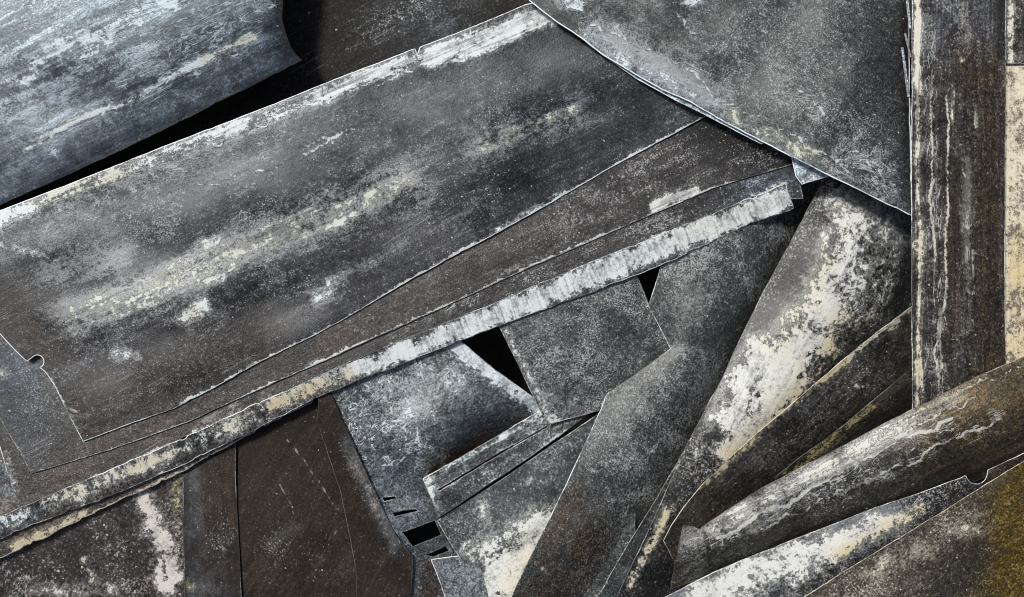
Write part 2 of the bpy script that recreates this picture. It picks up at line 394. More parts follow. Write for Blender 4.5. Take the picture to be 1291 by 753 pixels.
# ------------------------------------------------------------------ ground
def ground():
    me = bpy.data.meshes.new('ground'); rng = np.random.default_rng(3)
    n = 121; g_ = np.linspace(-1, 1, n); g_ = np.sign(g_) * (np.abs(g_) ** 2.2) * 30
    X, Y = np.meshgrid(g_, g_); Z = np.zeros_like(X)
    for _ in range(9):
        l = rng.uniform(.15, .9); a = rng.uniform(0, 6.3); Z += .004 * np.sin((X * math.cos(a) + Y * math.sin(a)) / l * 6.28 + rng.uniform(0, 6))
    Z -= Z.max()
    idx = np.arange(n * n).reshape(n, n)
    f = np.stack([idx[:-1, :-1], idx[:-1, 1:], idx[1:, 1:], idx[1:, :-1]], -1).reshape(-1, 4)
    me.from_pydata(np.stack([X.ravel(), Y.ravel(), Z.ravel()], -1).tolist(), [], f.tolist())
    mat = bpy.data.materials.new('dark_soil'); g = NT(mat)
    tc = g.n.new('ShaderNodeTexCoord').outputs['Object']
    a = g.noise(tc, 6, 8, .65); b_ = g.noise(tc, 90, 4, .7)
    b = g.n.new('ShaderNodeBsdfPrincipled'); o = g.n.new('ShaderNodeOutputMaterial')
    g.put(b.inputs['Base Color'], g.mix(g.lin(g.add(a, g.cen(b_, .8)), .3, .7), (.010, .008, .006), (.035, .028, .022)))
    b.inputs['Roughness'].default_value = .95
    bp = g.n.new('ShaderNodeBump'); bp.inputs['Distance'].default_value = .01; g.put(bp.inputs['Height'], g.add(a, g.mul(b_, .4)))
    g.l.new(bp.outputs[0], b.inputs['Normal']); g.l.new(b.outputs[0], o.inputs[0])
    me.materials.append(mat); me.polygons.foreach_set('use_smooth', np.ones(len(f), bool))
    ob = bpy.data.objects.new('ground', me); scene.collection.objects.link(ob); ob['kind'] = 'structure'
ground()
def disc(cx, cy, r, a0, a1, n=9):
    return [(cx + r * math.cos(math.radians(a0 + (a1 - a0) * i / (n - 1))), cy + r * math.sin(math.radians(a0 + (a1 - a0) * i / (n - 1)))) for i in range(n)]

# ------------------------------------------------------------------ back layer, upper left
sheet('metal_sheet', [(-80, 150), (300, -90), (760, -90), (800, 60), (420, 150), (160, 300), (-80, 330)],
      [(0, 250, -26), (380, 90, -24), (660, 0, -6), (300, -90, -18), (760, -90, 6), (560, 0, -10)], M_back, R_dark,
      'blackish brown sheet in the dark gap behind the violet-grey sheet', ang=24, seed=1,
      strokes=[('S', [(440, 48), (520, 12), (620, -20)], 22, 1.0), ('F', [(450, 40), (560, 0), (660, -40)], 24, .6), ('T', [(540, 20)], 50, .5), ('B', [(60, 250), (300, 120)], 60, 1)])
sheet('metal_sheet', [(-110, 312), (-110, -110), (376, -110), (362, -40), (356, 0), (355, 24), (362, 50), (370, 66), (380, 76),
                      (300, 116), (200, 166), (100, 213), (0, 258)],
      [(0, 258, 34), (200, 166, 32), (380, 76, 30), (-40, 160, 62), (150, 80, 64), (330, 10, 62), (-80, 0, 70), (100, -90, 66), (350, -100, 62), (60, 210, 50), (280, 105, 48)],
      M_blue, R_dark, 'blue-grey streaky sheet in the upper left corner', ang=24, seed=2, t=3, jag=.5, dent=2.2, edgeW=.3,
      strokes=[('W', [(30, 100), (80, 58), (150, 36)], 18, .8), ('W', [(-20, 112), (40, 90), (120, 64), (175, 34)], 10, .7), ('W', [(0, 8), (60, -6), (120, -20)], 14, .55),
               ('W', [(35, 188), (95, 152), (165, 128), (220, 97), (270, 68), (318, 46)], 5.5, .85), ('Y', [(35, 188), (95, 152), (165, 128)], 10, .35), ('Y', [(262, 72), (318, 46)], 14, .8),
               ('W', [(200, -2), (222, 8), (240, -6)], 9, .9), ('F', [(0, 60), (200, 0)], 60, .5), ('F', [(0, 130), (180, 60)], 22, .6), ('F', [(50, 160), (300, 40)], 30, .25),
               ('K', [(0, 262), (100, 222), (200, 174), (382, 88)], 20, .5), ('K', [(365, -60), (352, 20), (366, 66)], 22, .9), ('L', [(0, 40), (250, 20)], 90, .8), ('L', [(60, 150), (300, 50)], 40, .6), ('T', [(0, 200), (120, 170)], 70, .8), ('L', [(270, 10), (300, 0)], 30, .8)])  # K strokes paint shade along the down-bent lower edge and right end

# ------------------------------------------------------------------ lower left: brown sheets
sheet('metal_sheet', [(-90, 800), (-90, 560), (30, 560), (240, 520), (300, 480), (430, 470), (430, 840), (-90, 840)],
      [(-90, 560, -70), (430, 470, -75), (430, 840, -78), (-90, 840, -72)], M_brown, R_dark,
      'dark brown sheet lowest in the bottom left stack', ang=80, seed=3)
sheet('metal_sheet', [(-90, 840), (-90, 640), (60, 600), (234, 560), (231, 600), (234, 660), (233, 720), (238, 840)],
      [(-90, 700, -6), (120, 620, -5), (232, 600, -8), (238, 840, -26), (0, 840, -20)], M_spot, R_mid,
      'speckled brown sheet with a pinkish white runny patch in the bottom left corner', ang=62, seed=4,
      strokes=[('W', [(180, 622), (195, 650), (190, 672)], 13, .85), ('W', [(195, 672), (215, 695), (218, 730)], 14, .95), ('W', [(200, 712), (210, 742)], 13, .85), ('Y', [(222, 600), (222, 650)], 9, 1),
               ('W', [(224, 598), (222, 660)], 7, .62), ('K', [(192, 690)], 13, .9), ('K', [(196, 700)], 8, .7), ('W', [(105, 705), (118, 732)], 6, .75), ('Y', [(105, 705), (115, 728)], 10, .6),
               ('S', [(60, 690)], 90, .55), ('S', [(140, 720)], 50, .5), ('W', [(35, 742), (150, 748)], 10, .5), ('B', [(185, 750), (175, 690)], 16, .7), ('L', [(20, 745)], 30, 1), ('K', [(15, 720)], 30, .5)])
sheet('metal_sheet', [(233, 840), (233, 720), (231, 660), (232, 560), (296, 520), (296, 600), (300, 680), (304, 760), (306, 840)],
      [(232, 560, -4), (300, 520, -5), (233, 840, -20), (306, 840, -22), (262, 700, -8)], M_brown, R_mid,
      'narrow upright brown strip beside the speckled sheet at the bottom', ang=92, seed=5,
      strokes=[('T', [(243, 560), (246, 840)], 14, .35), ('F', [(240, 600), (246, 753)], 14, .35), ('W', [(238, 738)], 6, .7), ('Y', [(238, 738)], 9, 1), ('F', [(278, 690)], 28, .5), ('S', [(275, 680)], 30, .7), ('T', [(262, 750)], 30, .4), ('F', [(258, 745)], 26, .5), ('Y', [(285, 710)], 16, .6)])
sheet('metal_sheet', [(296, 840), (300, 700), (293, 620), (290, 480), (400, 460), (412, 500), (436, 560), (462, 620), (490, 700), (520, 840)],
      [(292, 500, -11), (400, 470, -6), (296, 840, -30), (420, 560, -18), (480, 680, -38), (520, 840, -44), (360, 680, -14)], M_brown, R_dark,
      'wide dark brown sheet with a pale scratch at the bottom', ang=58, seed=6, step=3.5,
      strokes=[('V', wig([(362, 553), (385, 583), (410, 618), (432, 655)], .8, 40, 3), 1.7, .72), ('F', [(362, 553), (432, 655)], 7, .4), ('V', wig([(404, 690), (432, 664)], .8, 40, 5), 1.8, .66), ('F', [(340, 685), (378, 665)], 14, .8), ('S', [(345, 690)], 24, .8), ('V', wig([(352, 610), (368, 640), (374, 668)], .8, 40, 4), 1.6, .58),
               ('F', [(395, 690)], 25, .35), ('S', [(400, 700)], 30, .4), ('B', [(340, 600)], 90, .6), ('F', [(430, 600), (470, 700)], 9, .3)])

# ------------------------------------------------------------------ centre bottom: slate sheet with slots, small bars
sheet('metal_sheet', [(544, 706), (640, 694), (660, 840), (585, 840), (568, 770), (553, 728)], [(540, 700, -46), (640, 690, -46), (600, 840, -48)], M_worm, R_bright,
      'small blue-grey sheet corner below the white-stained triangle', ang=60, seed=8,
      strokes=[('T', [(580, 720)], 40, .9), ('F', [(590, 725)], 30, .5), ('K', [(548, 740), (570, 800)], 14, .6)])
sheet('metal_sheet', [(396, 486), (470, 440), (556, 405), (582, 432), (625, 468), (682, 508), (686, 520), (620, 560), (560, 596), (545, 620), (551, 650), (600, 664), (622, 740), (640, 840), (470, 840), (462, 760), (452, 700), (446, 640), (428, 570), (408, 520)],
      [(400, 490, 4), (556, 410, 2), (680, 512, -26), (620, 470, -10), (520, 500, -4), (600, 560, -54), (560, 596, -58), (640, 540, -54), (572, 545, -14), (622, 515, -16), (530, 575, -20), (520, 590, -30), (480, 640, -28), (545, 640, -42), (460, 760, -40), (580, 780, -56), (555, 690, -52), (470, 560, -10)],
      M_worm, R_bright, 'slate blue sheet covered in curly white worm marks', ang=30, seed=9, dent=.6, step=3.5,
      holes=[[(481, 627), (498, 625), (501, 629), (484, 633)], [(494, 646), (524, 641), (529, 645), (497, 652)], [(506, 671), (549, 655), (557, 675), (520, 690)], [(534, 700), (562, 688), (567, 694), (547, 703)]],
      strokes=[('L', [(440, 520), (530, 480)], 56, 1.25), ('L', [(450, 570), (510, 570)], 46, 1.2), ('L', [(560, 560)], 40, .7), ('L', [(640, 500)], 30, .3), ('W', [(478, 500), (515, 485), (510, 520)], 16, .45), ('F', [(490, 500), (560, 480)], 60, .6),
               ('W', [(568, 428), (606, 458), (645, 486), (678, 512)], 14, 1.2), ('T', [(480, 600), (500, 690)], 50, .5), ('F', [(480, 610), (500, 650)], 28, .7), ('L', [(490, 620), (510, 680)], 34, -.95),
               ('W', [(448, 575), (462, 600), (474, 622)], 5, .6), ('Y', [(448, 575), (474, 622)], 8, .6), ('B', [(420, 530), (440, 640), (452, 740)], 15, 1.0), ('B', [(470, 700)], 26, .9), ('B', [(540, 720), (545, 800)], 24, 1.0), ('F', [(505, 715)], 30, .7),
               ('Y', [(545, 578)], 16, 1), ('W', [(536, 582), (556, 578)], 8, .5), ('B', [(548, 590), (600, 560), (680, 520)], 13, 1.2), ('W', [(505, 690), (480, 640)], 3, .5)])  # long B stroke above the bar paints brown shade into the bend
sheet('metal_strip', [(404, 486), (418, 500), (446, 562), (476, 628), (494, 668), (520, 704), (512, 840), (452, 840), (450, 720), (430, 620), (400, 530)],
      [(404, 490, 7.5), (446, 562, -4), (476, 630, -22), (520, 704, -36), (420, 560, -2), (460, 700, -28), (480, 840, -36)], M_brown, R_dark,
      'brown and grey strip along the left side of the worm-marked slate sheet', 'metal strip', ang=63, seed=10, edgeW=1.2,
      strokes=[('F', [(440, 570), (470, 630), (500, 690)], 12, .9), ('T', [(440, 560), (500, 690)], 9, .8), ('S', [(440, 570), (500, 690)], 14, .9), ('W', [(440, 575), (462, 612), (482, 660)], 4, .5), ('B', [(425, 600), (460, 720)], 18, .9)])
# grooved bar
bar_ob = sheet('channel_bar', [(534, 604), (600, 566), (668, 526), (760, 470), (790, 480), (774, 496), (704, 550), (642, 593), (553, 652), (545, 630)],
      [(534, 604, -26), (670, 526, -26), (553, 648, -30), (770, 490, -30), (620, 575, -27)], M_bar, R_bright,
      'grooved bar with a pale edge under the lower corner of the square plate', 'metal bar', ang=30, seed=11, t=16,
      holes=[[(551, 617), (612, 580), (690, 536), (691, 539), (613, 584), (554, 620)]],
      strokes=[('W', [(537, 605), (600, 570), (690, 520)], 7.5, .78), ('W', [(538, 608), (552, 642)], 7, .8), ('T', [(600, 600)], 40, .5), ('W', [(612, 597)], 5, .7), ('W', [(598, 612)], 5, .5), ('S', [(560, 640), (760, 490)], 20, .5), ('K', [(556, 634), (574, 628)], 7, .6)])
sheet('triangle_sheet', [(552, 657), (600, 626), (642, 599), (690, 566), (752, 524), (800, 480), (800, 840), (640, 840), (606, 716), (584, 708), (570, 688)],
      [(552, 657, -40), (640, 600, -38), (752, 524, -38), (800, 480, -42), (590, 712, -42), (700, 840, -40), (640, 700, -34), (720, 620, -38)], M_dusk, R_bright,
      'dark triangular sheet with a white crusted lower half', ang=34, seed=12, edgeW=.7,
      strokes=[('W', [(620, 735), (650, 700), (690, 665)], 27, 1.05), ('W', [(600, 700), (625, 690), (650, 672), (690, 660)], 16, .72), ('W', [(640, 753), (600, 753)], 24, .9), ('W', [(640, 790), (680, 700)], 30, 1.1), ('Y', [(650, 740), (670, 700)], 24, .9), ('W', [(588, 690), (600, 712)], 9, .72),
               ('W', [(610, 640), (612, 670)], 10, .5), ('S', [(690, 570), (620, 640)], 40, .3), ('W', [(664, 607)], 6, .6), ('L', [(590, 690), (620, 680)], 16, .8), ('T', [(600, 650), (740, 540)], 30, .4), ('K', [(650, 615)], 34, .45), ('T', [(575, 710), (600, 753)], 18, 1)])
sheet('square_plate', [(630, 412), (640, 395), (800, 340), (804, 352), (818, 384), (850, 445), (800, 500), (758, 516), (694, 534), (684, 522), (668, 490), (650, 452)],
      [(630, 412, 2), (800, 345, 0), (850, 445, -22), (692, 532, -18), (720, 450, -5), (790, 500, -22), (818, 386, -9)], M_fine, R_bright,
      'speckled grey square plate below the white folded edge', 'metal plate', ang=30, seed=13, edgeW=1.1,
      strokes=[('S', [(720, 440)], 80, .35), ('W', [(640, 418), (660, 460), (690, 520)], 5, .6), ('L', [(690, 515), (720, 510)], 22, .9), ('F', [(690, 500), (720, 520)], 22, .8), ('T', [(680, 430)], 40, .4), ('W', [(692, 528), (704, 530)], 7, .7), ('K', [(830, 445), (800, 420)], 24, .35), ('Y', [(740, 490)], 30, .5)])  # K stroke paints the shadow near the corner under the diagonal sheet
sheet('metal_sheet', [(838, 320), (1010, 240), (1052, 215), (1030, 262), (985, 345), (940, 425), (895, 505), (852, 590), (800, 690), (745, 840), (602, 840), (645, 753), (680, 680), (712, 616), (742, 552), (766, 497), (800, 474), (846, 440), (830, 408), (818, 386), (826, 362)],
      [(838, 330, 0), (960, 275, -4), (846, 440, -10), (818, 386, -4), (766, 497, -12), (700, 640, -10), (645, 753, -12), (900, 340, -4), (860, 450, -7), (780, 600, -9), (725, 700, -12),
       (1040, 225, -58), (985, 345, -58), (940, 425, -56), (895, 505, -56), (852, 590, -56), (800, 690, -58), (958, 330, -14), (913, 410, -13), (868, 490, -15), (824, 576, -20), (772, 676, -28)],
      M_fine, R_bright, 'long speckled grey diagonal sheet running to the bottom edge with a brown lower end', ang=60, seed=14, edgeW=.8,
      strokes=[('S', [(900, 330), (800, 560)], 90, .35), ('S', [(790, 640), (800, 600)], 26, .5), ('F', [(900, 320), (820, 480), (790, 600)], 26, .6), ('B', [(740, 680), (690, 753)], 46, 1.0), ('B', [(720, 640), (660, 760)], 40, .9), ('B', [(770, 700)], 26, .6), ('W', [(822, 570)], 5, .8), ('Y', [(760, 690), (735, 740)], 12, .7), ('F', [(760, 690), (735, 740)], 11, .5),
               ('K', [(1030, 240), (975, 350), (912, 475), (856, 590), (800, 700)], 11, .75), ('W', [(668, 712), (690, 720)], 1.6, .7), ('W', [(865, 318), (890, 306)], 6, .55)])  # long K stroke paints shade down the bent right edge
# thin strips standing between the diagonal sheet and the crusted sheet
for i, (a, lab) in enumerate((([(900, 497), (862, 570), (830, 626), (790, 690), (752, 756), (716, 840), (750, 840), (778, 756), (808, 694), (842, 628), (868, 572), (903, 499)], 'thin dark strip along the diagonal sheet, left one of two slivers at the bottom'),
                              ([(874, 560), (846, 618), (808, 694), (779, 756), (746, 840), (766, 840), (795, 756), (820, 700), (852, 630), (878, 562)], 'thin dark strip beside the white crusted sheet, right one of two slivers at the bottom'))):
    sheet('metal_strip', a, [(868, 560, -24 + i * 4), (820, 650, -21 + i * 3), (760, 800, -20 + i * 3), (850, 610, -23 + i * 4)], M_dusk, R_mid, lab, 'metal strip', ang=60, seed=15 + i, strokes=[('K', [(860, 570), (760, 790)], 30, .3), ('F', [(830, 630), (780, 740)], 4, .5)])
# heavily crusted sheet
sheet('metal_sheet', [(1046, 205), (1170, 240), (1176, 420), (1080, 480), (1000, 560), (930, 640), (880, 700), (840, 770), (828, 840), (744, 840), (782, 744), (815, 676), (850, 598), (880, 540), (906, 487), (935, 425), (960, 374), (1000, 300), (1026, 250)],
      [(1046, 222, -16), (960, 374, -16), (906, 487, -16), (850, 598, -14), (782, 744, -12), (1080, 300, 2), (1010, 420, 2), (950, 530, -4), (880, 640, -18), (1150, 290, -34), (1150, 400, -60), (1060, 460, -26), (980, 560, -34), (900, 660, -36), (1110, 350, -12), (820, 800, -36)],
      M_white, R_mid, 'diagonal sheet with a thick cream and white crust beside the upright sheet', ang=62, seed=17, edgeW=.5, dent=1.4,
      strokes=[('W', [(1080, 290), (1060, 350), (1020, 420), (985, 470)], 40, .78), ('W', [(960, 450), (935, 490), (925, 530)], 28, .98), ('W', [(1000, 480), (950, 540), (925, 570)], 26, .98), ('W', [(1020, 430), (960, 500)], 36, .95), ('Y', [(1010, 500), (950, 560), (925, 580)], 24, 1.0), ('Y', [(1070, 410), (1030, 470)], 26, .9), ('Y', [(1040, 330), (980, 440)], 26, .4),
               ('W', [(1060, 255), (1110, 300)], 30, .45), ('F', [(1080, 260), (1120, 300)], 36, .9), ('T', [(1110, 270)], 40, .9), ('S', [(1040, 240), (960, 400), (900, 530)], 26, .6), ('W', [(905, 505), (890, 545), (870, 590)], 8, .5), ('S', [(880, 580), (900, 560)], 34, .8), ('W', [(845, 640), (820, 690), (795, 740)], 7, .7), ('Y', [(845, 640), (795, 740)], 14, 1),
               ('Y', [(870, 600)], 20, .8), ('K', [(880, 630), (860, 680), (830, 740)], 18, .7), ('K', [(1144, 320), (1134, 390)], 12, .6), ('W', [(1090, 300), (1110, 350), (1070, 400)], 26, .45), ('F', [(1100, 320), (1080, 380)], 34, .8), ('K', [(1090, 440)], 14, .3), ('Y', [(1060, 440)], 20, .6)])  # K stroke at the far right paints shade beside the upright sheet
# ------------------------------------------------------------------ right: curved sheets
sheet('curved_sheet', [(1180, 360), (1148, 388), (1105, 420), (1062, 455), (1010, 500), (960, 542), (920, 578), (885, 612), (862, 640), (846, 664), (837, 682), (846, 700), (856, 716), (900, 690), (960, 640), (1040, 570), (1110, 505), (1180, 450)],
      [(1170, 368, 20), (1062, 456, 22), (960, 543, 22), (885, 613, 18), (838, 682, 6), (1170, 452, -24), (1040, 572, -30), (960, 640, -30), (860, 712, -18), (1100, 440, 30), (1000, 524, 30), (920, 602, 22), (1075, 500, 14), (970, 588, 12)],
      M_olive, R_warm, 'curved brown sheet with a pale rim lying along the white crusted sheet', ang=40, seed=18,
      strokes=[('W', [(1150, 388), (1100, 426), (1062, 458)], 7, .75), ('W', [(1062, 458), (1000, 510), (950, 553), (890, 611)], 4.5, .8), ('Y', [(1062, 458), (1000, 510), (950, 553), (880, 620)], 12, .7), ('S', [(1080, 480), (1000, 550)], 30, .6), ('F', [(1050, 490), (960, 580)], 22, .35), ('W', [(1080, 486)], 4, .8),
               ('L', [(960, 600), (1010, 570)], 22, .5), ('B', [(900, 640)], 40, .5), ('W', [(1118, 413), (1140, 398)], 8, .6)])
sheet('curved_sheet', [(1180, 440), (1148, 466), (1105, 502), (1060, 540), (1010, 576), (970, 608), (930, 634), (890, 668), (900, 700), (980, 660), (1080, 600), (1180, 545)],
      [(1170, 448, -2), (1060, 541, -4), (970, 609, -6), (890, 668, -10), (1170, 540, -70), (1080, 600, -70), (980, 655, -60), (1100, 522, -2), (1020, 584, -6), (900, 695, -30), (1130, 520, -16), (1040, 590, -22)],
      M_olive, R_dark, 'dark curved sheet with an olive yellow rim beneath the streaked pipe-like sheet', ang=38, seed=19,
      strokes=[('W', [(1100, 512), (1060, 546), (1000, 592), (950, 625)], 6.5, .62), ('Y', [(1140, 480), (1060, 546), (960, 620)], 20, 1.3), ('F', [(1140, 480), (1100, 512)], 9, .8), ('K', [(1150, 520), (1080, 575), (1000, 630)], 26, .9)])  # K stroke paints the shaded lower side of the curve
# upright sheets at the right
sheet('metal_sheet', [(1266, -110), (1420, -110), (1420, 560), (1266, 560)], [(1268, 0, 34), (1400, 0, 34), (1268, 500, 28), (1400, 500, 30)], M_cream, R_warm,
      'cream coloured upright sheet at the right edge', ang=90, seed=20, jag=1.6,
      strokes=[('W', [(1282, -100), (1282, 560)], 60, .8), ('B', [(1272, 90), (1272, 140)], 3, .9), ('K', [(1271, 160), (1272, 230), (1271, 300)], 3, .9), ('B', [(1284, 175)], 7, .9), ('B', [(1280, 215)], 6, .9), ('B', [(1276, 260)], 6, .8), ('B', [(1290, 120)], 6, .8), ('F', [(1275, 330)], 12, 1), ('B', [(1272, 380), (1274, 440)], 6, .9), ('Y', [(1285, 300), (1285, 440)], 16, .9), ('B', [(1286, 330)], 5, .7)])
sheet('metal_sheet', [(1269, -110), (1420, -110), (1420, 84), (1340, 79), (1269, 80)], [(1269, 0, 40), (1400, 0, 40), (1300, 80, 38)], M_rust, R_bright,
      'short dark sheet with a pale edge in the upper right corner', ang=90, seed=21,
      strokes=[('W', [(1274, -100), (1274, 78)], 5, .95), ('S', [(1288, 20)], 20, .8)])
sheet('metal_sheet', [(1151, -110), (1268, -110), (1267, 120), (1266, 300), (1267, 470), (1262, 545), (1152, 580), (1150, 400), (1150, 200)],
      [(1151, -100, 60), (1268, -100, 56), (1151, 250, 52), (1268, 250, 48), (1152, 560, 36), (1266, 540, 34), (1205, 100, 60), (1205, 400, 46)], M_rust, R_bright,
      'upright rusty brown sheet with a white left edge and runny streaks', ang=90, seed=22, t=3, jag=.3, edgeW=.3, step=3.0,
      strokes=[('W', [(1156, -100), (1157, 170)], 4.5, .95), ('W', [(1157, 170), (1158, 300), (1157, 440), (1157, 530)], 6, .74), ('Y', [(1158, 300), (1157, 530)], 10, .7), ('V', wig([(1176, 95), (1174, 195), (1175, 260), (1179, 330)], 2, 70, 2), 1.9, 0.81), ('V', wig([(1196, 120), (1194, 240), (1195, 300), (1190, 380), (1186, 470)], 2.4, 64, 5), 1.9, 0.81), ('V', wig([(1186, 390), (1180, 440), (1184, 490)], 2, 30, 3), 1.9, 0.85), ('F', [(1219, 200), (1220, 330), (1219, 420)], 5, .9), ('Y', [(1219, 200), (1219, 420)], 8, .8),
               ('L', [(1170, 40), (1178, 300), (1180, 500)], 14, 1.1), ('L', [(1215, 120), (1225, 420)], 16, .6), ('L', [(1180, 350), (1184, 460)], 16, .9), ('S', [(1210, 40)], 40, .7), ('T', [(1200, 20)], 60, .6), ('F', [(1200, 20), (1240, 60)], 34, .6), ('B', [(1245, 90), (1250, 500)], 30, 1.0), ('B', [(1215, 70), (1230, 110)], 24, 1.0), ('B', [(1205, 220), (1205, 420)], 20, .7), ('W', [(1208, 62), (1213, 76)], 3, .5), ('K', [(1262, -100), (1262, 70)], 8, .9), ('W', [(1203, 112), (1200, 150)], 2, .6), ('W', [(1230, 130), (1230, 160)], 2, .5)])
for i, (a, z) in enumerate((([(1136, -60), (1139, -60), (1149, 36), (1146, 36)], 46), ([(1140, 42), (1142, 42), (1149, 72), (1147, 72)], 45), ([(1136, 60), (1139, 60), (1147, 122), (1144, 122)], 42))):
    sheet('metal_sliver', a, [(a[0][0], a[0][1], z + 6), (a[2][0], a[2][1], z)], M_pale, R_mid,
          ('long', 'short middle', 'lowest')[i] + ' pale sliver in the slot beside the upright rusty sheet', 'metal offcut', ang=80, seed=24 + i, t=1.2, chamfer=.4, jag=.2, dent=.1, group='slivers in the slot')
# ------------------------------------------------------------------ stack of long sheets, lower layers first
sheet('metal_sheet', [(-110, 748), (-110, 560), (100, 500), (390, 450), (402, 490), (392, 508), (350, 528), (310, 549), (268, 572), (230, 594), (170, 622), (107, 651), (50, 680), (0, 703)],
      [(-110, 740, 6), (0, 700, 6), (230, 592, 4), (392, 506, 2), (0, 600, 10), (300, 500, 8)], M_rot, R_warm,
      'mottled brown sheet edge under the white folded edge at the left', ang=26, seed=28, edgeW=1.2, jag=1.2,
      strokes=[('W', [(20, 690), (60, 672), (105, 648)], 9, .8), ('Y', [(20, 690), (60, 672), (105, 648)], 14, .9), ('W', [(215, 600), (300, 552)], 2.6, .8), ('F', [(60, 640), (200, 590)], 18, .8), ('K', [(110, 625), (150, 610)], 8, .6), ('W', [(215, 570), (240, 575)], 9, .5), ('F', [(0, 640)], 24, .6), ('T', [(10, 610)], 30, 1)])
top_line = [(-110, 700), (20, 643), (70, 622), (200, 567), (330, 507), (470, 445), (560, 408), (620, 385), (690, 354), (760, 325), (880, 278), (990, 232)]
low_line = [(1000, 262), (940, 284), (880, 312), (830, 335), (760, 362), (690, 388), (620, 414), (560, 437), (470, 472), (400, 500), (330, 536), (235, 584), (150, 620), (70, 650), (25, 668), (-110, 725)]
fz = lambda x: 20 + 8 * (1 - x / 1000)
third = sheet('flanged_sheet', [(-110, 470), (0, 562), (10, 596), (22, 628)] + [(25, 640)] + [(x, y - 1.5) for x, y in top_line[2:]] + [(998, 250), (1012, 250), (1008, 232), (1006, 214), (995, 150), (700, 200), (200, 380)],
      [(0, 560, 24), (22, 628, 24), (330, 507, 22), (620, 385, 20), (990, 232, 17), (700, 200, 20), (200, 380, 22), (990, 150, 17)], M_under, R_bright,
      'third sheet of the long stack, with a white crusted folded edge', ang=24, seed=30, dent=.25,
      strokes=[('S', [(500, 420), (620, 370), (760, 310), (980, 225)], 18, .8), ('L', [(520, 410), (600, 370)], 22, .9), ('W', [(260, 530), (340, 495)], 6, .45), ('S', [(940, 240)], 50, .8), ('T', [(960, 230)], 60, .9), ('B', [(40, 610), (300, 500)], 40, .7), ('W', [(6, 575), (16, 606)], 6, .8)])
sheet('folded_edge', top_line + low_line, [(x, y, fz(x) - 3.0) for x, y in top_line[::2]] + [(x, y, fz(x) - 13) for x, y in low_line[::2]], M_fold, R_bright, ang=112, seed=31, parent=third, jag=1.1, dent=.3,
      strokes=[('W', [(560, 424), (690, 371), (830, 312), (992, 250)], 17, 1.15), ('W', [(400, 482), (470, 458), (560, 424)], 14, .95), ('Y', [(330, 520), (430, 475)], 18, 1.1), ('W', [(330, 516), (400, 484)], 12, .85), ('Y', [(840, 310), (980, 250)], 14, .25), ('T', [(560, 424), (760, 345)], 24, .7), ('K', [(472, 458)], 9, .9), ('K', [(484, 462)], 7, .9), ('K', [(618, 402)], 5, .8), ('K', [(905, 297)], 4, .9),
               ('W', [(0, 660), (60, 634), (160, 594), (250, 556), (330, 520)], 13, .66), ('Y', [(60, 636), (330, 520)], 14, .8), ('W', [(180, 590), (190, 580)], 9, .8), ('B', [(60, 652), (240, 578)], 8, .6), ('W', [(545, 428), (600, 420)], 12, .9)])
sheet('metal_sheet', [(-110, 330), (-110, 470), (0, 526), (20, 560), (40, 596), (140, 566), (235, 532), (300, 502), (400, 458), (560, 386), (660, 340), (770, 292), (900, 236), (1000, 206), (1000, 196), (996, 160), (900, 110), (400, 300)],
      [(-100, 470, 28.5), (0, 526, 28), (40, 596, 27.3), (300, 500, 25.8), (560, 386, 23.8), (770, 290, 22), (1000, 204, 20.2), (400, 350, 26), (880, 160, 22), (980, 150, 20.5)], M_under, R_bright,
      'second sheet of the long stack, speckled at its right end', ang=24, seed=32, dent=.3,
      strokes=[('S', [(820, 200), (960, 180)], 60, .55), ('S', [(720, 260), (880, 210)], 50, .6), ('K', [(890, 150), (985, 188)], 34, 1.6), ('W', [(824, 262), (845, 251), (874, 242)], 7.5, 1.3), ('B', [(140, 560), (350, 460), (520, 390)], 36, .6), ('S', [(450, 400), (600, 350)], 40, -.6), ('F', [(400, 430), (560, 370)], 20, -.5), ('T', [(10, 460), (20, 520)], 46, .7), ('F', [(0, 440), (6, 470)], 16, .35), ('K', [(40, 540), (10, 510)], 26, .35), ('S', [(10, 470), (60, 520)], 36, .4), ('W', [(0, 470)], 10, .35),  # black K stroke paints in the loss of light beside the large plate
               ('E', [(300, 502), (560, 386), (770, 292), (900, 236)], 16, .5), ('W', [(636, 342), (650, 338)], 6, .5)])
main_out = [(-110, 318), (0, 266), (80, 236), (200, 188), (330, 138), (430, 98), (523, 62), (526, 72), (530, 60), (600, 33), (664, 6), (760, -10), (940, 90), (890, 146),
            (830, 178), (760, 216), (700, 252), (660, 274), (610, 302), (560, 328), (500, 362), (450, 392), (400, 420), (330, 454), (270, 488), (220, 514), (160, 535), (105, 556), (88, 524), (70, 487), (57, 468)] + \
           disc(47, 456, 9, 60, -115, 8) + [(34, 455), (20, 442), (0, 420), (-110, 300)]
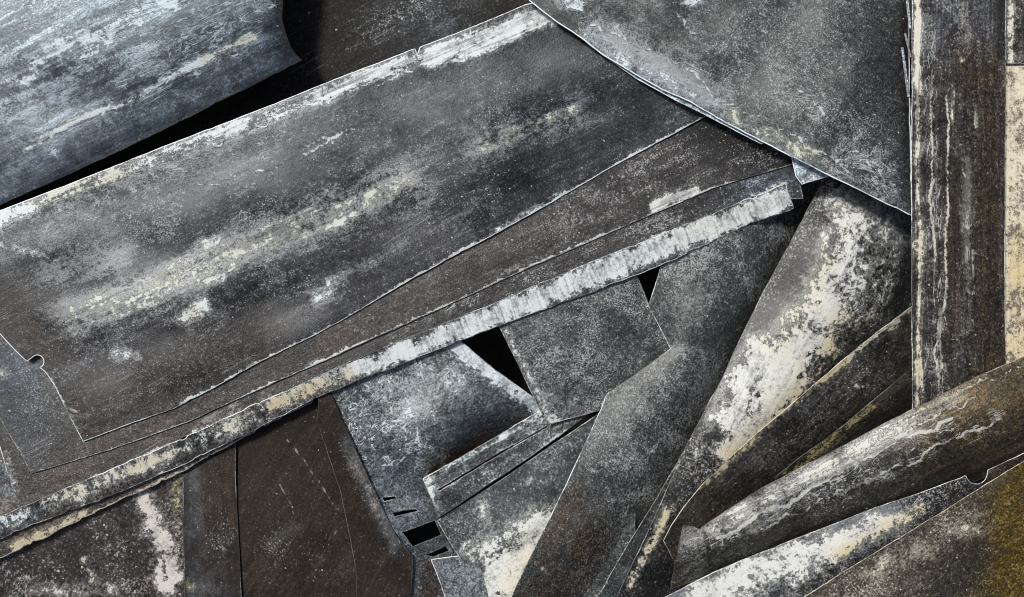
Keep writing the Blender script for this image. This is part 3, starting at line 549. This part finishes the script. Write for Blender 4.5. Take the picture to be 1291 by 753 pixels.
sheet('metal_sheet', main_out,
      [(-100, 305, 43), (0, 266, 42), (330, 138, 42), (664, 6, 40), (900, 130, 27), (105, 556, 31.2), (450, 392, 28.5), (760, 216, 26), (60, 400, 39), (400, 270, 40), (650, 150, 37), (300, 420, 33), (250, 500, 30.2)], M_main, R_glint,
      'largest violet-grey sheet on top of the long stack, with a yellowish streak', ang=24, seed=33, dent=3.2, t=2.4, edgeW=.85, step=4.0,
      strokes=[('W', [(0, 276), (40, 262)], 15, .7), ('W', [(60, 248), (120, 224), (150, 216)], 14, .78), ('Y', [(60, 248), (150, 216)], 18, .8), ('W', [(150, 214), (240, 180), (330, 150), (420, 115)], 13, .68), ('W', wig([(400, 120), (460, 98), (519, 73)], 2.5, 40, 2), 12, .95), ('W', [(540, 72), (600, 48), (690, 20)], 13, 1.1), ('W', [(540, 80), (600, 62), (650, 42)], 9, .8), ('K', [(525, 68), (526, 84)], 4, 1.0),
               ('W', [(95, 400), (150, 385), (205, 368)], 18, .52), ('W', [(205, 366), (260, 335), (330, 305)], 15, .56), ('W', [(330, 302), (400, 270), (470, 245), (515, 232)], 18, .5), ('Y', [(95, 400), (330, 303), (515, 232)], 30, .7), ('W', wig([(90, 412), (200, 372), (330, 310), (520, 236)], 12, 60, 4), 7, .5), ('S', [(90, 400), (330, 303), (515, 232)], 34, .9), ('V', wig([(140, 224), (260, 180), (400, 128), (520, 90)], 3, 30, 5), 2.1, 0.77), ('V', wig([(255, 186), (300, 170), (345, 150)], 4, 22, 7), 1.9, 0.85), ('V', wig([(375, 186), (420, 172), (450, 160)], 2, 22, 8), 1.9, 0.85), ('V', wig([(540, 84), (610, 66), (660, 44), (692, 22)], 3, 22, 9), 2.1, 0.95), ('V', wig([(200, 245), (330, 215), (420, 180)], 5, 40, 3), 2.4, 0.57), ('F', [(90, 400), (330, 305), (520, 235)], 40, .9), ('W', wig([(80, 395), (200, 350), (330, 290), (500, 225)], 9, 90, 11), 14, .36),
               ('W', [(612, 184), (660, 160), (720, 138)], 11, .5), ('Y', [(612, 184), (720, 138)], 22, .8), ('F', [(600, 190), (730, 135)], 26, .7), ('W', [(236, 400), (256, 386)], 12, .5), ('Y', [(240, 398)], 16, .7), ('W', [(146, 446), (170, 450)], 9, .5), ('W', [(400, 376), (430, 358)], 12, .45), ('F', [(440, 345), (470, 335)], 18, .5),
               ('L', [(40, 290), (200, 225), (360, 165)], 30, .75), ('L', [(480, 170), (640, 100)], 40, .35), ('F', [(0, 300), (300, 200)], 36, .5), ('F', [(70, 345), (150, 325)], 34, .9), ('S', [(200, 270), (330, 250)], 60, .6), ('S', [(310, 240)], 20, .9), ('W', [(300, 245), (318, 236)], 6, .6), ('S', [(650, 100)], 90, .2),
               ('T', [(60, 290), (300, 200), (560, 110), (800, 90)], 70, .6), ('K', [(700, 60), (800, 120)], 46, .35), ('B', [(10, 385), (60, 440)], 40, .9), ('B', [(100, 520), (200, 490), (320, 430)], 46, .8), ('K', [(330, 300), (400, 330)], 20, .2), ('W', [(60, 488), (75, 505), (95, 540)], 5, .5), ('L', [(85, 520)], 20, .8), ('Y', [(80, 500)], 20, .6), ('W', [(20, 312), (70, 328)], 4, .5), ('W', [(0, 308)], 8, .5),
               ('E', [(240, 500), (400, 418), (560, 326), (660, 272), (890, 146)], 20, 1.0), ('E', [(70, 487), (105, 556), (180, 525)], 16, .6), ('W', [(620, 295), (700, 248)], 5, .55), ('F', [(500, 300), (600, 280)], 40, .3)])
sheet('zinc_offcut', [(955, 120), (1100, 180), (1046, 221), (1030, 226), (1011, 232), (1004, 222), (1000, 205), (996, 186)], [(996, 186, 38), (1046, 221, 38), (1100, 180, 34), (1011, 232, 36)], M_pale, R_white,
      'small pale zinc corner sticking out under the large grey plate', 'metal offcut', ang=30, seed=34, t=1.5,
      strokes=[('K', [(1013, 224), (1022, 217)], 4, .95), ('K', [(1003, 222), (1008, 231)], 3, .9), ('W', [(1020, 200)], 14, .4)])
lip = sheet('thin_sheet', [(700, 20), (745, 58), (800, 97), (850, 125), (900, 150), (960, 181), (980, 160), (900, 100), (760, 20)], [(700, 20, 50), (960, 181, 45), (850, 80, 50)], M_pale, R_white,
      'thin pale sheet edge showing just below the curved rim of the large grey plate', 'metal sheet', ang=-32, seed=35, t=1.4, jag=.3, dent=.2, strokes=[('K', [(790, 86), (880, 134)], 3, .8)])
sheet('large_plate', [(640, -110), (1143, -110), (1145, 60), (1147, 180), (1149, 271), (1100, 247), (1045, 220), (960, 177), (905, 148), (870, 127), (835, 112), (800, 92), (760, 68), (735, 48), (700, 25), (668, 0)],
      [(668, 0, 60), (735, 48, 56), (800, 92, 54), (960, 177, 52), (1149, 271, 44), (1146, 60, 40), (1146, 160, 40), (1143, -100, 42), (1110, 60, 56), (1110, 180, 54), (900, 20, 62), (760, -20, 60), (690, -40, 66), (640, -100, 68), (1000, 120, 60)],
      M_top, R_white, 'large grey plate with a curved lower rim at the upper right', 'metal plate', ang=-32, seed=36, t=3.2, jag=.35, dent=3.0, chamfer=1.5, edgeW=.7, step=4,
      strokes=[('W', [(740, 45), (790, 78), (850, 105), (890, 128)], 12, .5), ('T', [(750, 48), (800, 78), (850, 102), (900, 128)], 17, 1.3), ('S', [(750, 48), (850, 102), (900, 128)], 20, -.8), ('F', [(750, 40), (830, 80), (900, 120)], 24, 1.0), ('W', [(905, 135), (960, 165), (1045, 212)], 12, .52), ('Y', [(920, 140), (1040, 205)], 16, .5), ('L', [(740, 30), (840, 75), (905, 120)], 22, .9), ('L', [(1060, 200), (1110, 220)], 40, .9), ('L', [(870, 30)], 26, .6),
               ('S', [(980, 100), (1060, 150)], 90, .55), ('S', [(930, 90)], 60, .3), ('F', [(1080, 210), (1130, 240)], 30, .5), ('W', [(712, 2), (730, 6)], 9, 1.0), ('W', [(866, 4), (880, -2)], 7, .9), ('K', [(705, 18), (730, 40)], 10, .55), ('K', [(737, -100), (736, 46)], 2.6, .8), ('V', wig([(745, 30), (800, 55), (870, 85), (905, 128)], 3, 40, 4), 1.9, 0.75), ('V', wig([(905, 130), (960, 148), (1040, 196), (1080, 215)], 4, 30, 6), 1.9, 0.75), ('V', wig([(1000, 110), (1025, 122), (1040, 145)], 3, 20, 3), 1.9, 0.75), ('V', wig([(1055, 205), (1070, 190), (1095, 200), (1120, 232)], 3, 24, 2), 1.9, 0.65), ('V', wig([(850, 14), (870, 40), (890, 50)], 4, 20, 6), 1.9, 0.70), ('K', [(1142, -100), (1144, 240)], 9, .8), ('B', [(1120, 100), (1110, 40)], 34, .35), ('W', [(905, 118), (903, 136)], 3, .6), ('L', [(1010, 120), (1030, 140)], 16, .9)])  # K strokes paint shade at the left fold and down the right edge
# ------------------------------------------------------------------ lower right: pipe-like sheet, notched sheet, corner sheet
T_up = [(1420, 388), (1291, 450), (1235, 474), (1180, 502), (1120, 532), (1060, 564), (1010, 590), (960, 616), (915, 645), (882, 668)]
T_lo = [(846, 742), (900, 724), (1000, 690), (1100, 652), (1215, 612), (1291, 582), (1420, 520)]
pipe = sheet('curved_sheet', T_up + [(874, 664), (862, 663), (856, 690), (848, 728)] + T_lo,
      [(1420, 388, 54), (1291, 450, 54), (1180, 502, 52), (1060, 564, 40), (960, 616, 32), (882, 668, 28), (1400, 440, 66), (1291, 490, 66), (1180, 535, 62), (1060, 590, 50), (960, 645, 40), (885, 690, 32),
       (1420, 520, 0), (1291, 582, 0), (1215, 612, -2), (1100, 652, -6), (1000, 690, -8), (900, 724, 0), (848, 740, 4), (862, 664, 32), (858, 700, 30), (1300, 542, 56), (1180, 584, 52), (1060, 628, 41), (960, 676, 32), (1240, 590, 24), (1100, 640, 12)], M_pipe, R_mid,
      'pipe-like curved grey sheet with wavy white tide lines at the lower right', ang=27, seed=40, t=3, dent=.8, edgeW=.5, step=3.2,
      strokes=[('W', [(900, 668), (960, 632), (1030, 596), (1090, 562)], 7, .74), ('W', [(900, 664), (950, 636)], 9, .6), ('V', wig([(905, 680), (960, 650), (1020, 618), (1070, 588), (1110, 566), (1200, 528)], 4, 44, 2), 2.6, 1.00), ('V', wig([(1070, 580), (1100, 562), (1150, 540), (1230, 500)], 3, 30, 8), 1.9, 0.77), ('V', wig([(1210, 492), (1250, 478), (1291, 462)], 4, 26, 3), 2.1, 0.65), ('V', wig([(960, 668), (1040, 630), (1120, 598)], 3, 30, 3), 1.9, 0.75), ('W', [(1090, 556), (1150, 528), (1210, 500)], 11, .4), ('F', [(900, 668), (1050, 590), (1200, 508)], 18, .9), ('T', [(920, 655), (1050, 585), (1120, 548)], 16, .8),
               ('L', [(900, 675), (1050, 605), (1200, 540)], 20, 1.15), ('L', [(1100, 600), (1250, 530)], 24, .8), ('V', wig([(1050, 622), (1130, 592), (1190, 558), (1260, 530)], 4, 34, 4), 1.9, 0.87), ('Y', [(1170, 510), (1240, 490)], 20, .7), ('B', [(1210, 530), (1291, 500)], 64, 1.1), ('B', [(1170, 590), (1291, 555)], 30, .8), ('K', [(900, 720), (1000, 682), (1100, 645), (1220, 602)], 17, .75), ('S', [(960, 660), (1080, 615)], 22, .5), ('F', [(870, 680), (876, 710)], 26, .6), ('S', [(872, 690)], 24, .6), ('L', [(872, 680)], 16, 1.1), ('K', [(886, 668), (893, 684), (894, 712)], 2.6, .9), ('W', [(864, 706), (882, 702)], 6, .5), ('B', [(1270, 470), (1291, 470)], 20, .7)])  # long K stroke paints shade on the lower side; short one is a crack
sheet('notched_sheet', [(800, 772), (842, 752), (900, 722), (940, 705), (1000, 681), (1060, 658), (1100, 642), (1160, 622), (1212, 603), (1217, 600)] + disc(1231, 597, 14, 165, 12, 10) +
      [(1246, 593), (1291, 572), (1420, 512), (1420, 560), (1291, 600), (1135, 700), (1030, 770), (960, 840), (800, 840)],
      [(842, 752, 12), (1000, 681, 14), (1100, 642, 18), (1217, 600, 24), (1291, 572, 28), (1420, 512, 34), (900, 800, 4), (1020, 760, 8), (1135, 690, 12), (1291, 590, 24), (960, 720, 14), (1080, 680, 16)], M_white, R_bright,
      'white dusted sheet with a half-round notch near the right edge', ang=27, seed=42, t=2.6, edgeW=.9,
      strokes=[('W', [(880, 752), (960, 718), (1040, 688)], 30, .8), ('W', [(1040, 690), (1100, 664)], 18, .8), ('W', [(1100, 672), (1160, 640)], 10, .7), ('Y', [(1060, 700), (1130, 660), (1190, 622)], 12, 1.0), ('F', [(860, 753), (1000, 700), (1120, 650)], 36, 1.2), ('T', [(880, 740), (1060, 670)], 30, .7), ('S', [(1140, 640), (1200, 610)], 20, .6), ('W', [(1000, 730), (1060, 702)], 14, .62), ('K', [(1042, 722), (1052, 714)], 8, .8), ('K', [(1080, 690), (1200, 620)], 6, .3), ('B', [(1250, 595), (1291, 580)], 16, 1.0), ('B', [(1200, 612)], 14, .5)])
sheet('metal_sheet', [(920, 840), (1010, 756), (1060, 724), (1130, 681), (1190, 645), (1240, 613), (1291, 582), (1420, 510), (1420, 840)],
      [(1010, 756, 20), (1130, 681, 24), (1291, 582, 34), (1420, 510, 40), (1100, 800, 26), (1300, 760, 30), (1200, 690, 32)], M_umber, R_warm,
      'speckled dark sheet turning yellowish brown in the bottom right corner', ang=32, seed=43, t=3, edgeW=.9,
      strokes=[('S', [(1080, 740), (1200, 670)], 60, .5), ('W', [(1190, 672), (1230, 668)], 9, .42), ('W', [(1100, 720), (1170, 700)], 16, .36), ('L', [(1150, 700), (1210, 680)], 34, .5), ('F', [(1100, 720), (1220, 660)], 34, .6), ('B', [(1295, 590), (1285, 760)], 56, 1.3), ('B', [(1255, 753)], 34, 1.0), ('Y', [(1275, 635)], 20, .8), ('F', [(1270, 635)], 14, .5), ('K', [(1190, 745), (1235, 700)], 26, .6), ('K', [(1220, 640)], 20, .3)])
